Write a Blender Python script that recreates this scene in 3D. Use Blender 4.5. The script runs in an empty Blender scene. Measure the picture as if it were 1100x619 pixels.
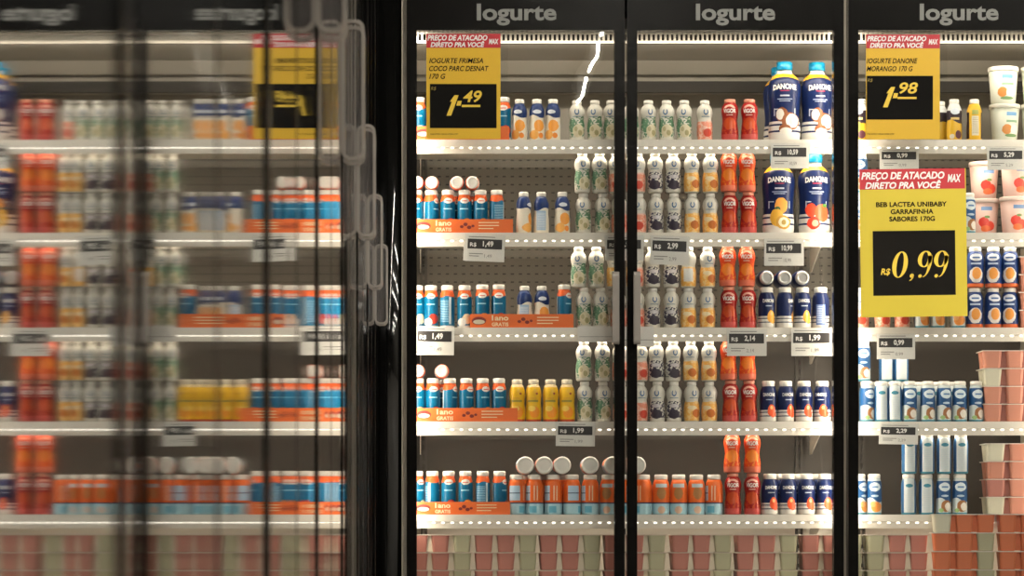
import bpy, bmesh, math, random
from mathutils import Vector, Matrix
random.seed(7)
sc = bpy.context.scene
C = sc.collection
PI = math.pi

# ------------------------------------------------------------------ camera
PX = 0.0028            # metres per photo pixel at 10 m (the fridge front)
ZC = 0.55              # camera height
D0 = 10.0
F_PX = D0 / PX
cam_d = bpy.data.cameras.new('camera')
cam = bpy.data.objects.new('camera', cam_d); C.objects.link(cam)
cam.location = (0, 0, ZC); cam.rotation_euler = (PI/2, 0, 0)
cam_d.sensor_width = 36; cam_d.sensor_fit = 'HORIZONTAL'
cam_d.lens = 36 * F_PX / 1100
cam_d.shift_x = (550 - 450) / 1100
cam_d.shift_y = (584 - 309.5) / 1100
cam_d.clip_start = 0.02
cam_d.dof.use_dof = True; cam_d.dof.focus_distance = 10.02; cam_d.dof.aperture_fstop = 13
sc.camera = cam
# ------------------------------------------------------------------ world and exposure
w = bpy.data.worlds.new('world'); sc.world = w; w.use_nodes = True
w.node_tree.nodes['Background'].inputs[0].default_value = (1.0, 0.86, 0.68, 1)
w.node_tree.nodes['Background'].inputs[1].default_value = 0.03
sc.view_settings.view_transform = 'Standard'; sc.view_settings.look = 'None'
sc.view_settings.exposure = 0.25; sc.view_settings.gamma = 1.0
sc.view_settings.use_curve_mapping = False
sc.cycles.use_denoising = True
sc.cycles.max_bounces = 8; sc.cycles.transparent_max_bounces = 16
sc.cycles.sample_clamp_indirect = 4.0
LED = (1.0, 0.865, 0.69)
P_SHELF, P_TOP, P_MULL = 1.0, 1.1, 3.9     # lamp powers
TUBE_E = 270.0

def X(px, d=D0): return (px - 450) * PX * d / 10
def Z(py, d=D0): return ZC + (584 - py) * PX * d / 10

# ------------------------------------------------------------------ material helpers
MATS = {}
def mat(name, col, rough=0.5, metal=0.0, spec=0.5, emit=None, es=0.0, coat=0.0):
    if name in MATS: return MATS[name]
    m = bpy.data.materials.new(name); m.use_nodes = True
    b = m.node_tree.nodes['Principled BSDF']
    b.inputs['Base Color'].default_value = (*col, 1)
    b.inputs['Roughness'].default_value = rough
    b.inputs['Metallic'].default_value = metal
    b.inputs['Specular IOR Level'].default_value = spec
    b.inputs['Coat Weight'].default_value = coat
    if emit:
        b.inputs['Emission Color'].default_value = (*emit, 1); b.inputs['Emission Strength'].default_value = es
    MATS[name] = m
    return m

class NT:
    """small helper to chain math nodes"""
    def __init__(s, m): s.t = m.node_tree; s.n = s.t.nodes; s.l = s.t.links
    def new(s, typ): return s.n.new(typ)
    def put(s, sock, v):
        if hasattr(v, 'is_linked') or isinstance(v, bpy.types.NodeSocket): s.l.new(v, sock)
        else: sock.default_value = v
    def m(s, op, a, b=0.0, c=0.0):
        k = s.new('ShaderNodeMath'); k.operation = op
        s.put(k.inputs[0], a); s.put(k.inputs[1], b); s.put(k.inputs[2], c)
        return k.outputs[0]
    def mix(s, f, a, b):
        k = s.new('ShaderNodeMix'); k.data_type = 'RGBA'
        s.put(k.inputs[0], f)
        for i, v in ((6, a), (7, b)):
            if isinstance(v, tuple): k.inputs[i].default_value = (*v, 1)
            else: s.l.new(v, k.inputs[i])
        return k.outputs[2]

U = PX * 1.0145        # one photo pixel at the depth of the goods

def painted(name, base, layers, rough=0.32, coat=0.0, unit=None):
    """procedural label print in the object's own x (across), z (up), sizes in photo pixels"""
    if name in MATS: return MATS[name]
    unit = unit or U
    mt = mat(name, base, rough, coat=coat, spec=0.35)
    g = NT(mt); bs = g.n['Principled BSDF']
    tc = g.new('ShaderNodeTexCoord')
    sep = g.new('ShaderNodeSeparateXYZ'); g.l.new(tc.outputs['Object'], sep.inputs[0])
    x = g.m('MULTIPLY', sep.outputs[0], 1/unit); y = g.m('MULTIPLY', sep.outputs[1], 1/unit); z = g.m('MULTIPLY', sep.outputs[2], 1/unit)
    front = g.m('LESS_THAN', y, 0.0); back = g.m('GREATER_THAN', y, 0.0)
    nz = g.new('ShaderNodeTexNoise'); nz.inputs['Scale'].default_value = 90; nz.inputs['Detail'].default_value = 2
    g.l.new(tc.outputs['Object'], nz.inputs['Vector'])
    wob = g.m('MULTIPLY', g.m('SUBTRACT', nz.outputs[0], 0.5), 1.6)
    col = base
    for L in layers:
        k = L[0]; c = L[6] if k == 'lines' else L[-1]
        if k == 'band':
            f = g.m('MULTIPLY', g.m('GREATER_THAN', z, L[1]), g.m('LESS_THAN', z, L[2]))
        elif k == 'wave':     # everything above a wavy line
            f = g.m('GREATER_THAN', g.m('ADD', z, g.m('MULTIPLY', g.m('SINE', g.m('MULTIPLY', x, L[2])), L[3])), L[1])
        elif k == 'arc':      # everything above a curve that drops towards the sides
            f = g.m('GREATER_THAN', g.m('ADD', z, g.m('MULTIPLY', g.m('MULTIPLY', x, x), L[2])), L[1])
        elif k in ('ell', 'bell', 'ring'):
            dx = g.m('DIVIDE', g.m('SUBTRACT', x, L[1]), L[3]); dz = g.m('DIVIDE', g.m('SUBTRACT', z, L[2]), L[4])
            d = g.m('SQRT', g.m('ADD', g.m('MULTIPLY', dx, dx), g.m('MULTIPLY', dz, dz)))
            if k != 'ring': d = g.m('ADD', d, g.m('MULTIPLY', wob, 0.18))
            f = g.m('LESS_THAN', d, 1.0)
            if k == 'ring': f = g.m('MULTIPLY', f, g.m('GREATER_THAN', d, 0.6))
            f = g.m('MULTIPLY', f, back if k == 'bell' else front)
        elif k in ('rect', 'brect'):
            f = g.m('MULTIPLY', g.m('MULTIPLY', g.m('GREATER_THAN', x, L[1]), g.m('LESS_THAN', x, L[2])),
                    g.m('MULTIPLY', g.m('GREATER_THAN', z, L[3]), g.m('LESS_THAN', z, L[4])))
            f = g.m('MULTIPLY', f, back if k == 'brect' else front)
        elif k == 'mott':     # blotches between two heights
            n2 = g.new('ShaderNodeTexNoise'); n2.inputs['Scale'].default_value = L[3]; n2.inputs['Detail'].default_value = 1
            g.l.new(tc.outputs['Object'], n2.inputs['Vector'])
            f = g.m('MULTIPLY', g.m('GREATER_THAN', n2.outputs[0], L[4]),
                    g.m('MULTIPLY', g.m('GREATER_THAN', z, L[1]), g.m('LESS_THAN', z, L[2])))
        elif k == 'lines':    # lines of small print
            fr = g.m('FRACT', g.m('MULTIPLY', z, 1/L[5]))
            f = g.m('MULTIPLY', g.m('LESS_THAN', fr, 0.45), g.m('MULTIPLY', g.m('MULTIPLY', g.m('GREATER_THAN', x, L[1]), g.m('LESS_THAN', x, L[2])),
                    g.m('MULTIPLY', g.m('GREATER_THAN', z, L[3]), g.m('LESS_THAN', z, L[4]))))
            f = g.m('MULTIPLY', f, back if len(L) > 7 else front)
        col = g.mix(f, col, c)
    if not isinstance(col, tuple): g.l.new(col, bs.inputs['Base Color'])
    return mt

def noisy(name, c1, c2, scale=8, rough=0.5, spec=0.5, metal=0.0, stretch=(1, 1, 1)):
    if name in MATS: return MATS[name]
    mt = mat(name, c1, rough, metal, spec); g = NT(mt); bs = g.n['Principled BSDF']
    tc = g.new('ShaderNodeTexCoord'); mp = g.new('ShaderNodeMapping'); mp.inputs['Scale'].default_value = stretch
    g.l.new(tc.outputs['Object'], mp.inputs[0])
    nz = g.new('ShaderNodeTexNoise'); nz.inputs['Scale'].default_value = scale; nz.inputs['Detail'].default_value = 4
    g.l.new(mp.outputs[0], nz.inputs['Vector'])
    g.l.new(g.mix(nz.outputs[0], c1, c2), bs.inputs['Base Color'])
    return mt

def glass(name, ior, rough, tint, warp=0.0, alpha_add=0.0, axis=1):
    if name in MATS: return MATS[name]
    m = bpy.data.materials.new(name); m.use_nodes = True; MATS[name] = m
    g = NT(m); g.n.remove(g.n['Principled BSDF'])
    out = g.n['Material Output']
    fr = g.new('ShaderNodeFresnel'); fr.inputs['IOR'].default_value = ior
    tr = g.new('ShaderNodeBsdfTransparent'); tr.inputs[0].default_value = (*tint, 1)
    gl = g.new('ShaderNodeBsdfGlossy'); gl.inputs['Roughness'].default_value = rough
    if warp:
        geo = g.new('ShaderNodeNewGeometry')
        sep = g.new('ShaderNodeSeparateXYZ'); g.l.new(geo.outputs['Position'], sep.inputs[0])
        tot = None
        for scale, k in ((0.9, warp), (4.2, warp * 1.3), (15.0, warp * 0.9)):
            nz = g.new('ShaderNodeTexNoise'); nz.noise_dimensions = '2D'
            cb = g.new('ShaderNodeCombineXYZ')
            g.put(cb.inputs[0], g.m('MULTIPLY', sep.outputs[axis], scale)); g.put(cb.inputs[1], g.m('MULTIPLY', sep.outputs[2], 0.25 * scale ** .5 if axis else scale))
            g.l.new(cb.outputs[0], nz.inputs['Vector']); nz.inputs['Scale'].default_value = 1.0; nz.inputs['Detail'].default_value = 1.0
            v = g.m('MULTIPLY', g.m('SUBTRACT', nz.outputs[0], 0.5), k)
            tot = v if tot is None else g.m('ADD', tot, v)
        cb = g.new('ShaderNodeCombineXYZ'); g.put(cb.inputs[axis], tot)
        ad = g.new('ShaderNodeVectorMath'); ad.operation = 'ADD'
        g.l.new(geo.outputs['Normal'], ad.inputs[0]); g.l.new(cb.outputs[0], ad.inputs[1])
        nm = g.new('ShaderNodeVectorMath'); nm.operation = 'NORMALIZE'; g.l.new(ad.outputs[0], nm.inputs[0])
        g.l.new(nm.outputs[0], gl.inputs['Normal'])
    mx = g.new('ShaderNodeMixShader')
    g.put(mx.inputs[0], fr.outputs[0] if not alpha_add else g.m('ADD', fr.outputs[0], alpha_add))
    g.l.new(tr.outputs[0], mx.inputs[1]); g.l.new(gl.outputs[0], mx.inputs[2])
    g.l.new(mx.outputs[0], out.inputs[0])
    return m

# ------------------------------------------------------------------ mesh helpers
class MB:
    def __init__(s): s.v = []; s.f = []; s.sm = []
    def box(s, x0, x1, y0, y1, z0, z1):
        o = len(s.v)
        s.v += [(x, y, z) for z in (z0, z1) for y in (y0, y1) for x in (x0, x1)]
        for q in ((0, 2, 3, 1), (4, 5, 7, 6), (0, 1, 5, 4), (2, 6, 7, 3), (0, 4, 6, 2), (1, 3, 7, 5)):
            s.f.append(tuple(o + i for i in q)); s.sm.append(False)
        return s
    def poly(s, pts):
        o = len(s.v); s.v += pts; s.f.append(tuple(range(o, o + len(pts)))); s.sm.append(False); return s
    def prism(s, pts, axis, a, b):
        """extrude a 2D outline along an axis"""
        n = len(pts); o = len(s.v)
        for t in (a, b):
            for p in pts:
                s.v.append((t, p[0], p[1]) if axis == 'x' else (p[0], t, p[1]) if axis == 'y' else (p[0], p[1], t))
        s.f.append(tuple(o + i for i in range(n))); s.f.append(tuple(o + n + i for i in reversed(range(n)))); s.sm += [False, False]
        for i in range(n):
            j = (i + 1) % n
            s.f.append((o + i, o + n + i, o + n + j, o + j)); s.sm.append(False)
        return s
    def lathe(s, prof, seg=20, sy=1.0, u=1.0, cap=True, smooth=True):
        o = len(s.v)
        for r, z in prof:
            for i in range(seg):
                a = 2 * PI * (i + .5) / seg
                s.v.append((r * u * math.sin(a), -r * u * sy * math.cos(a), z * u))
        for k in range(len(prof) - 1):
            for i in range(seg):
                j = (i + 1) % seg
                s.f.append((o + k*seg + i, o + k*seg + j, o + (k+1)*seg + j, o + (k+1)*seg + i)); s.sm.append(smooth)
        if cap:
            s.f.append(tuple(o + i for i in reversed(range(seg)))); s.sm.append(False)
            t = o + (len(prof) - 1) * seg
            s.f.append(tuple(t + i for i in range(seg))); s.sm.append(False)
        return s
    def rings(s, rings, u=1.0):
        """stack of rounded squares: (half width, half depth, z)"""
        o = len(s.v); n = 12
        for hx, hy, z in rings:
            c = min(hx, hy) * .3
            pts = []
            for sx, sy_, a0 in ((1, 1, 0), (-1, 1, 90), (-1, -1, 180), (1, -1, 270)):
                for da in (0, 45, 90):
                    a = math.radians(a0 + da)
                    pts.append((sx*(hx-c) + c*math.cos(a), sy_*(hy-c) + c*math.sin(a)))
            s.v += [(p[0]*u, p[1]*u, z*u) for p in pts]
        for k in range(len(rings) - 1):
            for i in range(n):
                j = (i + 1) % n
                s.f.append((o + k*n + i, o + k*n + j, o + (k+1)*n + j, o + (k+1)*n + i)); s.sm.append(False)
        s.f.append(tuple(o + i for i in reversed(range(n)))); t = o + (len(rings)-1)*n
        s.f.append(tuple(t + i for i in range(n))); s.sm += [False, False]
        return s
    def tube(s, path, r, seg=8):
        o = len(s.v); n = len(path)
        for k, p in enumerate(path):
            p = Vector(p); t = (Vector(path[min(k+1, n-1)]) - Vector(path[max(k-1, 0)])).normalized()
            a = t.orthogonal().normalized() if k == 0 else (pa - t * pa.dot(t)).normalized()
            pa = a; b = t.cross(a)
            for i in range(seg):
                q = 2*PI*i/seg
                s.v.append(tuple(p + a*r*math.cos(q) + b*r*math.sin(q)))
        for k in range(n - 1):
            for i in range(seg):
                j = (i+1) % seg
                s.f.append((o+k*seg+i, o+k*seg+j, o+(k+1)*seg+j, o+(k+1)*seg+i)); s.sm.append(True)
        s.f.append(tuple(o+i for i in reversed(range(seg)))); s.f.append(tuple(o+(n-1)*seg+i for i in range(seg))); s.sm += [False, False]
        return s
    def mesh(s, name, m):
        me = bpy.data.meshes.new(name); me.from_pydata(s.v, [], s.f)
        me.polygons.foreach_set('use_smooth', s.sm)
        if m: me.materials.append(m)
        me.update(); return me

def link(name, me, parent=None, loc=(0, 0, 0), rot=None):
    o = bpy.data.objects.new(name, me); C.objects.link(o)
    o.location = loc
    if rot: o.rotation_euler = rot
    if parent: o.parent = parent
    return o
def tag(o, label, cat, group=None, kind=None):
    if label: o['label'] = label
    if cat: o['category'] = cat
    if group: o['group'] = group
    if kind: o['kind'] = kind
    return o
def thing(name, label, cat, loc=(0, 0, 0), rot=None, group=None):
    return tag(link(name, None, None, loc, rot), label, cat, group)
def part(name, mb, m, parent, loc=(0, 0, 0), rot=None):
    return link(name, mb.mesh(name, m), parent, loc, rot)
def struct(name, mb, m):
    return tag(link(name, mb.mesh(name, m)), None, None, None, 'structure')

TXT = {}
def text2d(s, bold=0.0, shear=0.0, space=1.0):
    """outline text as flat polygons in the unit square"""
    key = (s, bold, shear, space)
    if key in TXT: return TXT[key]
    cu = bpy.data.curves.new('lettering', 'FONT'); cu.body = s; cu.offset = bold; cu.shear = shear
    cu.space_character = space; cu.resolution_u = 3; cu.fill_mode = 'FRONT'
    ob = bpy.data.objects.new('lettering', cu); C.objects.link(ob)
    me = bpy.data.meshes.new_from_object(ob)
    v = [(q.co.x, q.co.y) for q in me.vertices]; f = [tuple(p.vertices) for p in me.polygons]
    bpy.data.objects.remove(ob); bpy.data.curves.remove(cu); bpy.data.meshes.remove(me)
    x0 = min(q[0] for q in v); x1 = max(q[0] for q in v); z0 = min(q[1] for q in v); z1 = max(q[1] for q in v)
    v = [((a-x0)/(x1-x0), (b-z0)/(z1-z0)) for a, b in v]
    TXT[key] = (v, f); return TXT[key]
def flat_text(mb, s, x0, x1, z0, z1, y=0.0, bold=0.0, shear=0.0, space=1.0):
    v, f = text2d(s, bold, shear, space); o = len(mb.v)
    mb.v += [(x0 + a*(x1-x0), y, z0 + b*(z1-z0)) for a, b in v]
    mb.f += [tuple(o+i for i in q) for q in f]; mb.sm += [False]*len(f)
    return mb
def prof_r(prof, z):
    for (r0, z0), (r1, z1) in zip(prof, prof[1:]):
        if z0 <= z <= z1 and z1 > z0: return r0 + (r1-r0)*(z-z0)/(z1-z0)
    return prof[-1][0]
def wrap_text(mb, s, xc, wd, z0, z1, prof, sy=1.0, bold=0.0, shear=0.0, arch=0.0, lift=0.3):
    v, f = text2d(s, bold, shear); o = len(mb.v)
    for a, b in v:
        xx = xc + (a-.5)*wd; z = z0 + b*(z1-z0) - arch*((a-.5)*2)**2
        r = prof_r(prof, z) + lift; t = xx/r
        mb.v.append((r*math.sin(t)*U, -(r*math.cos(t)*sy + (0.3 if sy < 1 else 0))*U, z*U))
    mb.f += [tuple(o+i for i in q) for q in f]; mb.sm += [False]*len(f)
    return mb

# ------------------------------------------------------------------ basic materials
M_black = noisy('black_frame', (0.0028, 0.0027, 0.0025), (0.0045, 0.004, 0.0036), 20, 0.20, 0.06)
M_white = noisy('white_enamel', (0.82, 0.78, 0.70), (0.77, 0.73, 0.65), 6, 0.38)
M_alu = noisy('anodised_aluminium', (0.50, 0.44, 0.36), (0.42, 0.37, 0.30), 12, 0.35, metal=0.6)
M_glass = glass('door_glass', 1.5, 0.0, (0.97, 0.975, 0.97), warp=0.0022, axis=0)
M_mirror = glass('grazed_door_glass', 1.9, 0.026, (0.55, 0.56, 0.55), warp=0.0042, alpha_add=0.42)
M_handle = mat('clear_handle', (0.26, 0.235, 0.21), 0.12); M_handle.node_tree.nodes['Principled BSDF'].inputs['Alpha'].default_value = 0.75
M_acryl = mat('smoked_acrylic', (0.20, 0.18, 0.17), 0.15); M_acryl.node_tree.nodes['Principled BSDF'].inputs['Alpha'].default_value = 0.12
M_sleeve = glass('clear_sleeve', 1.3, 0.05, (0.98, 0.985, 0.99))
M_letter = mat('grey_lettering', (0.20, 0.20, 0.19), 0.5, spec=.2)
M_ledm = mat('led_diode', (1, 1, 1), 0.4, emit=(1.0, 0.93, 0.82), es=2.8)
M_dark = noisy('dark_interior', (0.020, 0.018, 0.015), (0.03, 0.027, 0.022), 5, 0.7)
M_tube = mat('fluorescent_tube', (1, 1, 1), 0.4, emit=(1.0, 0.95, 0.84), es=TUBE_E)

def perforated():
    m = noisy('perforated_panel', (0.135, 0.122, 0.102), (0.11, 0.10, 0.083), 3, 0.55)
    g = NT(m); bs = g.n['Principled BSDF']; src = bs.inputs['Base Color'].links[0].from_socket
    tc = g.new('ShaderNodeTexCoord'); sep = g.new('ShaderNodeSeparateXYZ'); g.l.new(tc.outputs['Object'], sep.inputs[0])
    fx = g.m('ABSOLUTE', g.m('SUBTRACT', g.m('FRACT', g.m('MULTIPLY', sep.outputs[0], 1/0.0258)), 0.5))
    fz = g.m('ABSOLUTE', g.m('SUBTRACT', g.m('FRACT', g.m('MULTIPLY', sep.outputs[2], 1/0.0258)), 0.5))
    hole = g.m('MULTIPLY', g.m('LESS_THAN', fx, 0.20), g.m('LESS_THAN', fz, 0.09))
    g.l.new(g.mix(hole, src, (0.02, 0.018, 0.015)), bs.inputs['Base Color'])
    return m
M_perf = perforated()
M_plain = noisy('plain_back_panel', (0.052, 0.044, 0.036), (0.040, 0.034, 0.028), 3, 0.5)
M_upper = noisy('upper_baffle', (0.30, 0.28, 0.24), (0.255, 0.235, 0.20), 2, 0.45)

# ------------------------------------------------------------------ the room
M_floor = noisy('polished_floor', (0.50, 0.47, 0.42), (0.44, 0.41, 0.37), 1.5, 0.25)
M_wall = noisy('painted_wall', (0.24, 0.22, 0.20), (0.21, 0.195, 0.175), 1.2, 0.8)
M_ceil = noisy('dark_ceiling', (0.035, 0.033, 0.03), (0.05, 0.046, 0.042), 1.2, 0.8)
struct('floor', MB().box(-1.2, 8, -18, 11.2, -0.1, 0), M_floor)
struct('ceiling', MB().box(-1.2, 8, -18, 11.2, 3.85, 3.95), M_ceil)
struct('wall_left', MB().box(-1.3, -1.2, -18, 11.2, 0, 3.85), M_wall)
struct('wall_right', MB().box(8, 8.1, -18, 11.2, 0, 3.85), M_wall)
struct('wall_back', MB().box(-1.2, 8, 11.1, 11.2, 0, 3.85), M_wall)
struct('wall_rear', MB().box(-1.2, 8, -18.1, -18, 0, 3.85), M_wall)
# aisle lamps on the ceiling (only the lengthwise row shows as streaks in the door glass)
tube_me = MB().tube([(0, -0.72, 0), (0, 0.72, 0)], 0.009, 8).mesh('tube', M_tube)
hous_me = MB().box(-0.05, 0.05, -0.76, 0.76, 0.03, 0.10).box(-0.02, 0.02, -0.755, -0.735, -0.02, 0.03).box(-0.02, 0.02, 0.735, 0.755, -0.02, 0.03).mesh('housing', M_white)
ORD = ['first', 'second', 'third', 'fourth', 'fifth', 'sixth', 'seventh', 'eighth', 'ninth', 'tenth', 'eleventh', 'twelfth']
lamp_rows = [('running along the aisle beside the left fridge', 0, [(1.14, y) for y in (-3.4, -1.8, -0.2, 1.4, 3.0, 4.6, 6.2, 7.8)])]  # tubes nearest the yogurt fridge extend the row to add light
for nm, y in (('nearest the yogurt fridge', 7.2), ('second from the yogurt fridge', 5.7), ('third from the yogurt fridge', 4.2)):  # unseen crosswise rows, added to light the fridge front
    lamp_rows.append(('in the added crosswise row ' + nm, PI/2, [(x, y) for x in (2.6, 4.3, 6.0)]))
for nm, y in (('above the camera', 1.5), ('behind the camera', -1.0), ('far behind the camera', -3.5)):  # more added rows, turned crosswise for frontal light and kept out of the reflections
    lamp_rows.append(('in the added crosswise row ' + nm, PI/2, [(x, y) for x in (5.3, 6.9)]))
for rw, rz, spots in lamp_rows:
    for i, (xx, yy) in enumerate(spots):
        t = thing('ceiling_tube_light', 'fluorescent ceiling tube, %s %s' % (ORD[i], rw), 'lamp', (xx, yy, 3.75), (0, 0, rz), 'aisle tube lamps')
        link('tube', tube_me, t); link('housing', hous_me, t)

# ------------------------------------------------------------------ the fridge across the aisle end
def area(name, parent, loc, rot, sx, sy, power, col=LED):
    l = bpy.data.lights.new(name, 'AREA'); l.shape = 'RECTANGLE'; l.size = sx; l.size_y = sy; l.energy = power; l.color = col
    o = bpy.data.objects.new(name, l); C.objects.link(o); o.location = loc; o.rotation_euler = rot; o.parent = parent
    return o
fr = thing('display_fridge', 'long black upright fridge with glass doors and lit shelves of yogurt', 'fridge', (0, 0, 0))
XL, XR = X(437), X(1141)
YB = 10.56
part('back_panel', MB().box(XL, XR, YB, YB+.01, Z(362, YB), Z(160, YB)), M_perf, fr)
part('lower_back_panel', MB().box(XL, XR, YB, YB+.01, Z(556, YB), Z(362, YB)-.001), M_plain, fr)
part('deck_back_panel', MB().box(XL, XR, YB, YB+.01, 0.36, Z(556, YB)-.001), M_white, fr)
# baffle above the top shelf: two flat strips and a slope towards the grille
zt = Z(160, YB)+.001
part('upper_baffle', MB().prism([(YB, zt), (YB, Z(102, YB)), (YB-.05, Z(98, YB-.05)), (YB-.05, Z(82, YB)), (YB-.10, Z(80, YB-.1)), (YB-.12, Z(66, YB-.1)), (10.12, Z(44, 10.12)),
                        (10.12, Z(20, 10.12)), (YB+.02, Z(20, 10.12)), (YB+.02, zt)], 'x', XL, XR), M_upper, fr)
part('baffle_slot_shade', MB().box(XL, XR, YB-.135, YB-.12, Z(100, YB-.12), Z(88, YB-.12)), M_dark, fr)  # dark strip standing in for the shade inside the slot
ZT = Z(-14)
part('fridge_roof', MB().box(XL, XR, 10.03, YB+.05, ZT, ZT+.03), M_black, fr)
part('fridge_back', MB().box(XL, XR, YB+.025, YB+.05, 0.1, ZT), M_black, fr)
part('side_panel', MB().box(XL-.012, XL-.001, 10.03, YB+.05, 0, ZT+.03), M_white, fr)
part('side_panel', MB().box(XR+.001, XR+.012, 10.03, YB+.05, 0, ZT+.03), M_white, fr)
ZD = Z(632, 10.1)
part('bottom_deck', MB().box(XL, XR, 10.045, YB, ZD-.03, ZD-.001), M_white, fr)
part('kick_plate', MB().box(XL, XR, 10.05, 10.08, 0, ZD-.031), M_black, fr)
for x0, x1 in ((441, 671.2), (672.2, 903), (913, 1140)):
    g = MB(); d = 10.085
    a, b = X(x0, d), X(x1, d)
    g.box(a, b, d, d+.02, Z(36.0, d), Z(31, d)); g.box(a, b, d, d+.012, Z(46, d), Z(43.6, d))
    n = int((x1-x0)/5.0)
    for i in range(n):
        q = X(x0 + (i+.5)*(x1-x0)/n, d); g.box(q-.0032, q+.0032, d+.001, d+.011, Z(43.6, d), Z(36, d))
    o = part('air_grille', g, M_white, fr); o['kind'] = 'stuff'
    part('grille_shadow_gap', MB().box(a, b, d+.021, d+.03, Z(46, d), Z(31, d)), M_dark, fr)
# mullions with their upright lamps, hidden from the aisle by the door stiles
for px, sides in ((908, (-1, 1)), (440, (1,)), (1137, (-1,))):
    d = 10.035
    part('mullion', MB().box(X(px, d)-.012, X(px, d)+.012, d, d+.035, 0.4, ZT), M_alu, fr)
    for s in sides:
        area('mullion_lamp', fr, (X(px, d)+s*.014, d+.03, Z(300)), (PI/2, 0, s*-0.80), 0.012, 1.5, P_MULL*(.45 if px > 1000 else .9 if px == 908 and s > 0 else 1))
for a, b in ((441, 670), (673, 903), (913, 1138)):
    area('canopy_lamp', fr, ((X(a)+X(b))/2, 10.060, Z(48)), (1.1, 0, 0), X(b)-X(a), .015, P_TOP)
# slotted uprights on the back panel
for px in (455, 668, 858, 925):
    g = MB(); x = X(px, YB)
    g.box(x-.012, x-.004, YB-.012, YB-.001, ZD, Z(105, YB)); g.box(x+.004, x+.012, YB-.012, YB-.001, ZD, Z(105, YB))
    z = ZD
    while z < Z(105, YB)-.02:
        g.box(x-.004, x+.004, YB-.011, YB-.001, z, z+.012); z += .03
    part('slotted_upright', g, noisy('dull_steel', (0.07, 0.063, 0.055), (0.055, 0.05, 0.044), 10, .5), fr)
# clear drain hose down the right end of the middle bay
pts = []
for i in range(40):
    t = i/39
    pts.append((X(889, 10.3) + .012*math.sin(t*9), 10.530 + .010*math.cos(t*6), Z(265 + 290*t, 10.53)))
part('drain_hose', MB().tube(pts, .004, 6), M_acryl, fr)

def rrect_loop(cx, cz, w_, h_, r, n=5):
    pts = []
    for sx, sz, a0 in ((1, 1, 0), (-1, 1, 90), (-1, -1, 180), (1, -1, 270)):
        for k in range(n+1):
            a = math.radians(a0 + 90*k/n)
            pts.append((cx + sx*(w_/2-r) + r*math.cos(a), cz + sz*(h_/2-r) + r*math.sin(a)))
    return pts
HZ0, HZ1 = Z(371), Z(293)
def handle_mesh():
    """upright loop standing out from a door: local x = out of the door, y = along the door, z up"""
    g = MB(); o = rrect_loop(.018, 0, .036, HZ1-HZ0, .014); i_ = rrect_loop(.018, 0, .026, HZ1-HZ0-.010, .010)
    n = len(o); b = len(g.v)
    for t in (-.010, .010):
        g.v += [(p[0], t, p[1]) for p in o] + [(p[0], t, p[1]) for p in i_]
    for k in range(n):
        j = (k+1) % n
        for q in ((k, j, n+j, n+k), (2*n+j, 2*n+k, 3*n+k, 3*n+j), (k, 2*n+k, 2*n+j, j), (n+j, 3*n+j, 3*n+k, n+k)):
            g.f.append(tuple(b+m for m in q)); g.sm.append(False)
    return g.mesh('handle', M_handle)
HANDLE = handle_mesh()
HPLATE = MB().prism(rrect_loop(.018, 0, .026, HZ1-HZ0-.010, .010), 'y', -.004, .004).mesh('handle_plate', M_acryl)

def front_door(x0, x1, hside, txt):
    g = MB(); y0, y1 = 9.978, 10.022; s = X(450+10.8)
    zb = Z(712)
    a, b = X(x0), X(x1)
    g.box(a, a+s, y0, y1, zb, ZT); g.box(b-s, b, y0, y1, zb, ZT)
    g.box(a+s, b-s, y0, y1, zb, zb+.05); g.box(a+s, b-s, y0+.004, y1, Z(33.5), ZT)
    o = part('door', g, M_black, fr)
    part('glass', MB().box(a+s, b-s, 9.994, 10.002, zb+.05, Z(33.5)), M_glass, o)
    t0, t1 = txt
    part('lettering', flat_text(MB(), 'Iogurte', X(t0), X(t1), Z(28.5), Z(5), y0+.003, bold=.028), M_letter, o)
    hx = b - s*.5 - .013 if hside > 0 else a + s*.5 + .013
    h = link('handle', HANDLE, o, (hx, y0, (HZ0+HZ1)/2), (0, 0, -PI/2))
    return o
front_door(437, 670.6, 1, (512, 597.5))
front_door(673.2, 905.5, -1, (747, 832))
front_door(910.3, 1141, 1, (987, 1071.5))

# shelves
SH = [150, 250, 352, 453, 553]
SNAME = ['top', 'second', 'third', 'fourth', 'fifth']
YS = 10.105
SZ = [Z(b, YS) for b in SH]
for k, z in enumerate(SZ):
    for a, b, uname in ((441, 902, 'left and middle doors'), (914, 1140, 'right door')):
        t = thing('fridge_shelf', 'white steel shelf with lit edge, %s from the top, behind %s' % (ORD[k], uname), 'shelf', (X((a+b)/2), YS, z), None, 'fridge shelves')
        hw = (X(b)-X(a))/2
        part('shelf_panel', MB().box(-hw, hw, .012, .40, -.014, 0), M_white, t)
        part('front_lip', MB().prism([(0, 0), (.012, 0), (.012, -.014), (.004, -.020), (.004, -.023), (0, -.021)], 'x', -hw, hw), M_white, t)
        part('led_rail', MB().prism([(.006, -.0145), (.0115, -.0145), (.0115, -.042), (.0095, -.042), (.006, -.027)], 'x', -hw, hw), M_white, t)
        g = MB(); n = int(2*hw/.028)
        for i in range(n):
            x = -hw + (i+.5)*2*hw/n; g.box(x-.0042, x+.0042, .0035, .0062, -.0265, -.0225)
        o = part('led_diodes', g, M_ledm, t); o['kind'] = 'stuff'
        area('shelf_lamp', t, (0, .028, -.018), (0.25, 0, 0), 2*hw, .012, P_SHELF*(2*hw)/.6)
        for bx in (-hw+.03, hw-.03):
            part('bracket', MB().prism([(.05, -.0145), (.40, -.0145), (.40, -.09), (.36, -.09)], 'x', bx-.0015, bx+.0015), M_white, t)

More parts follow.
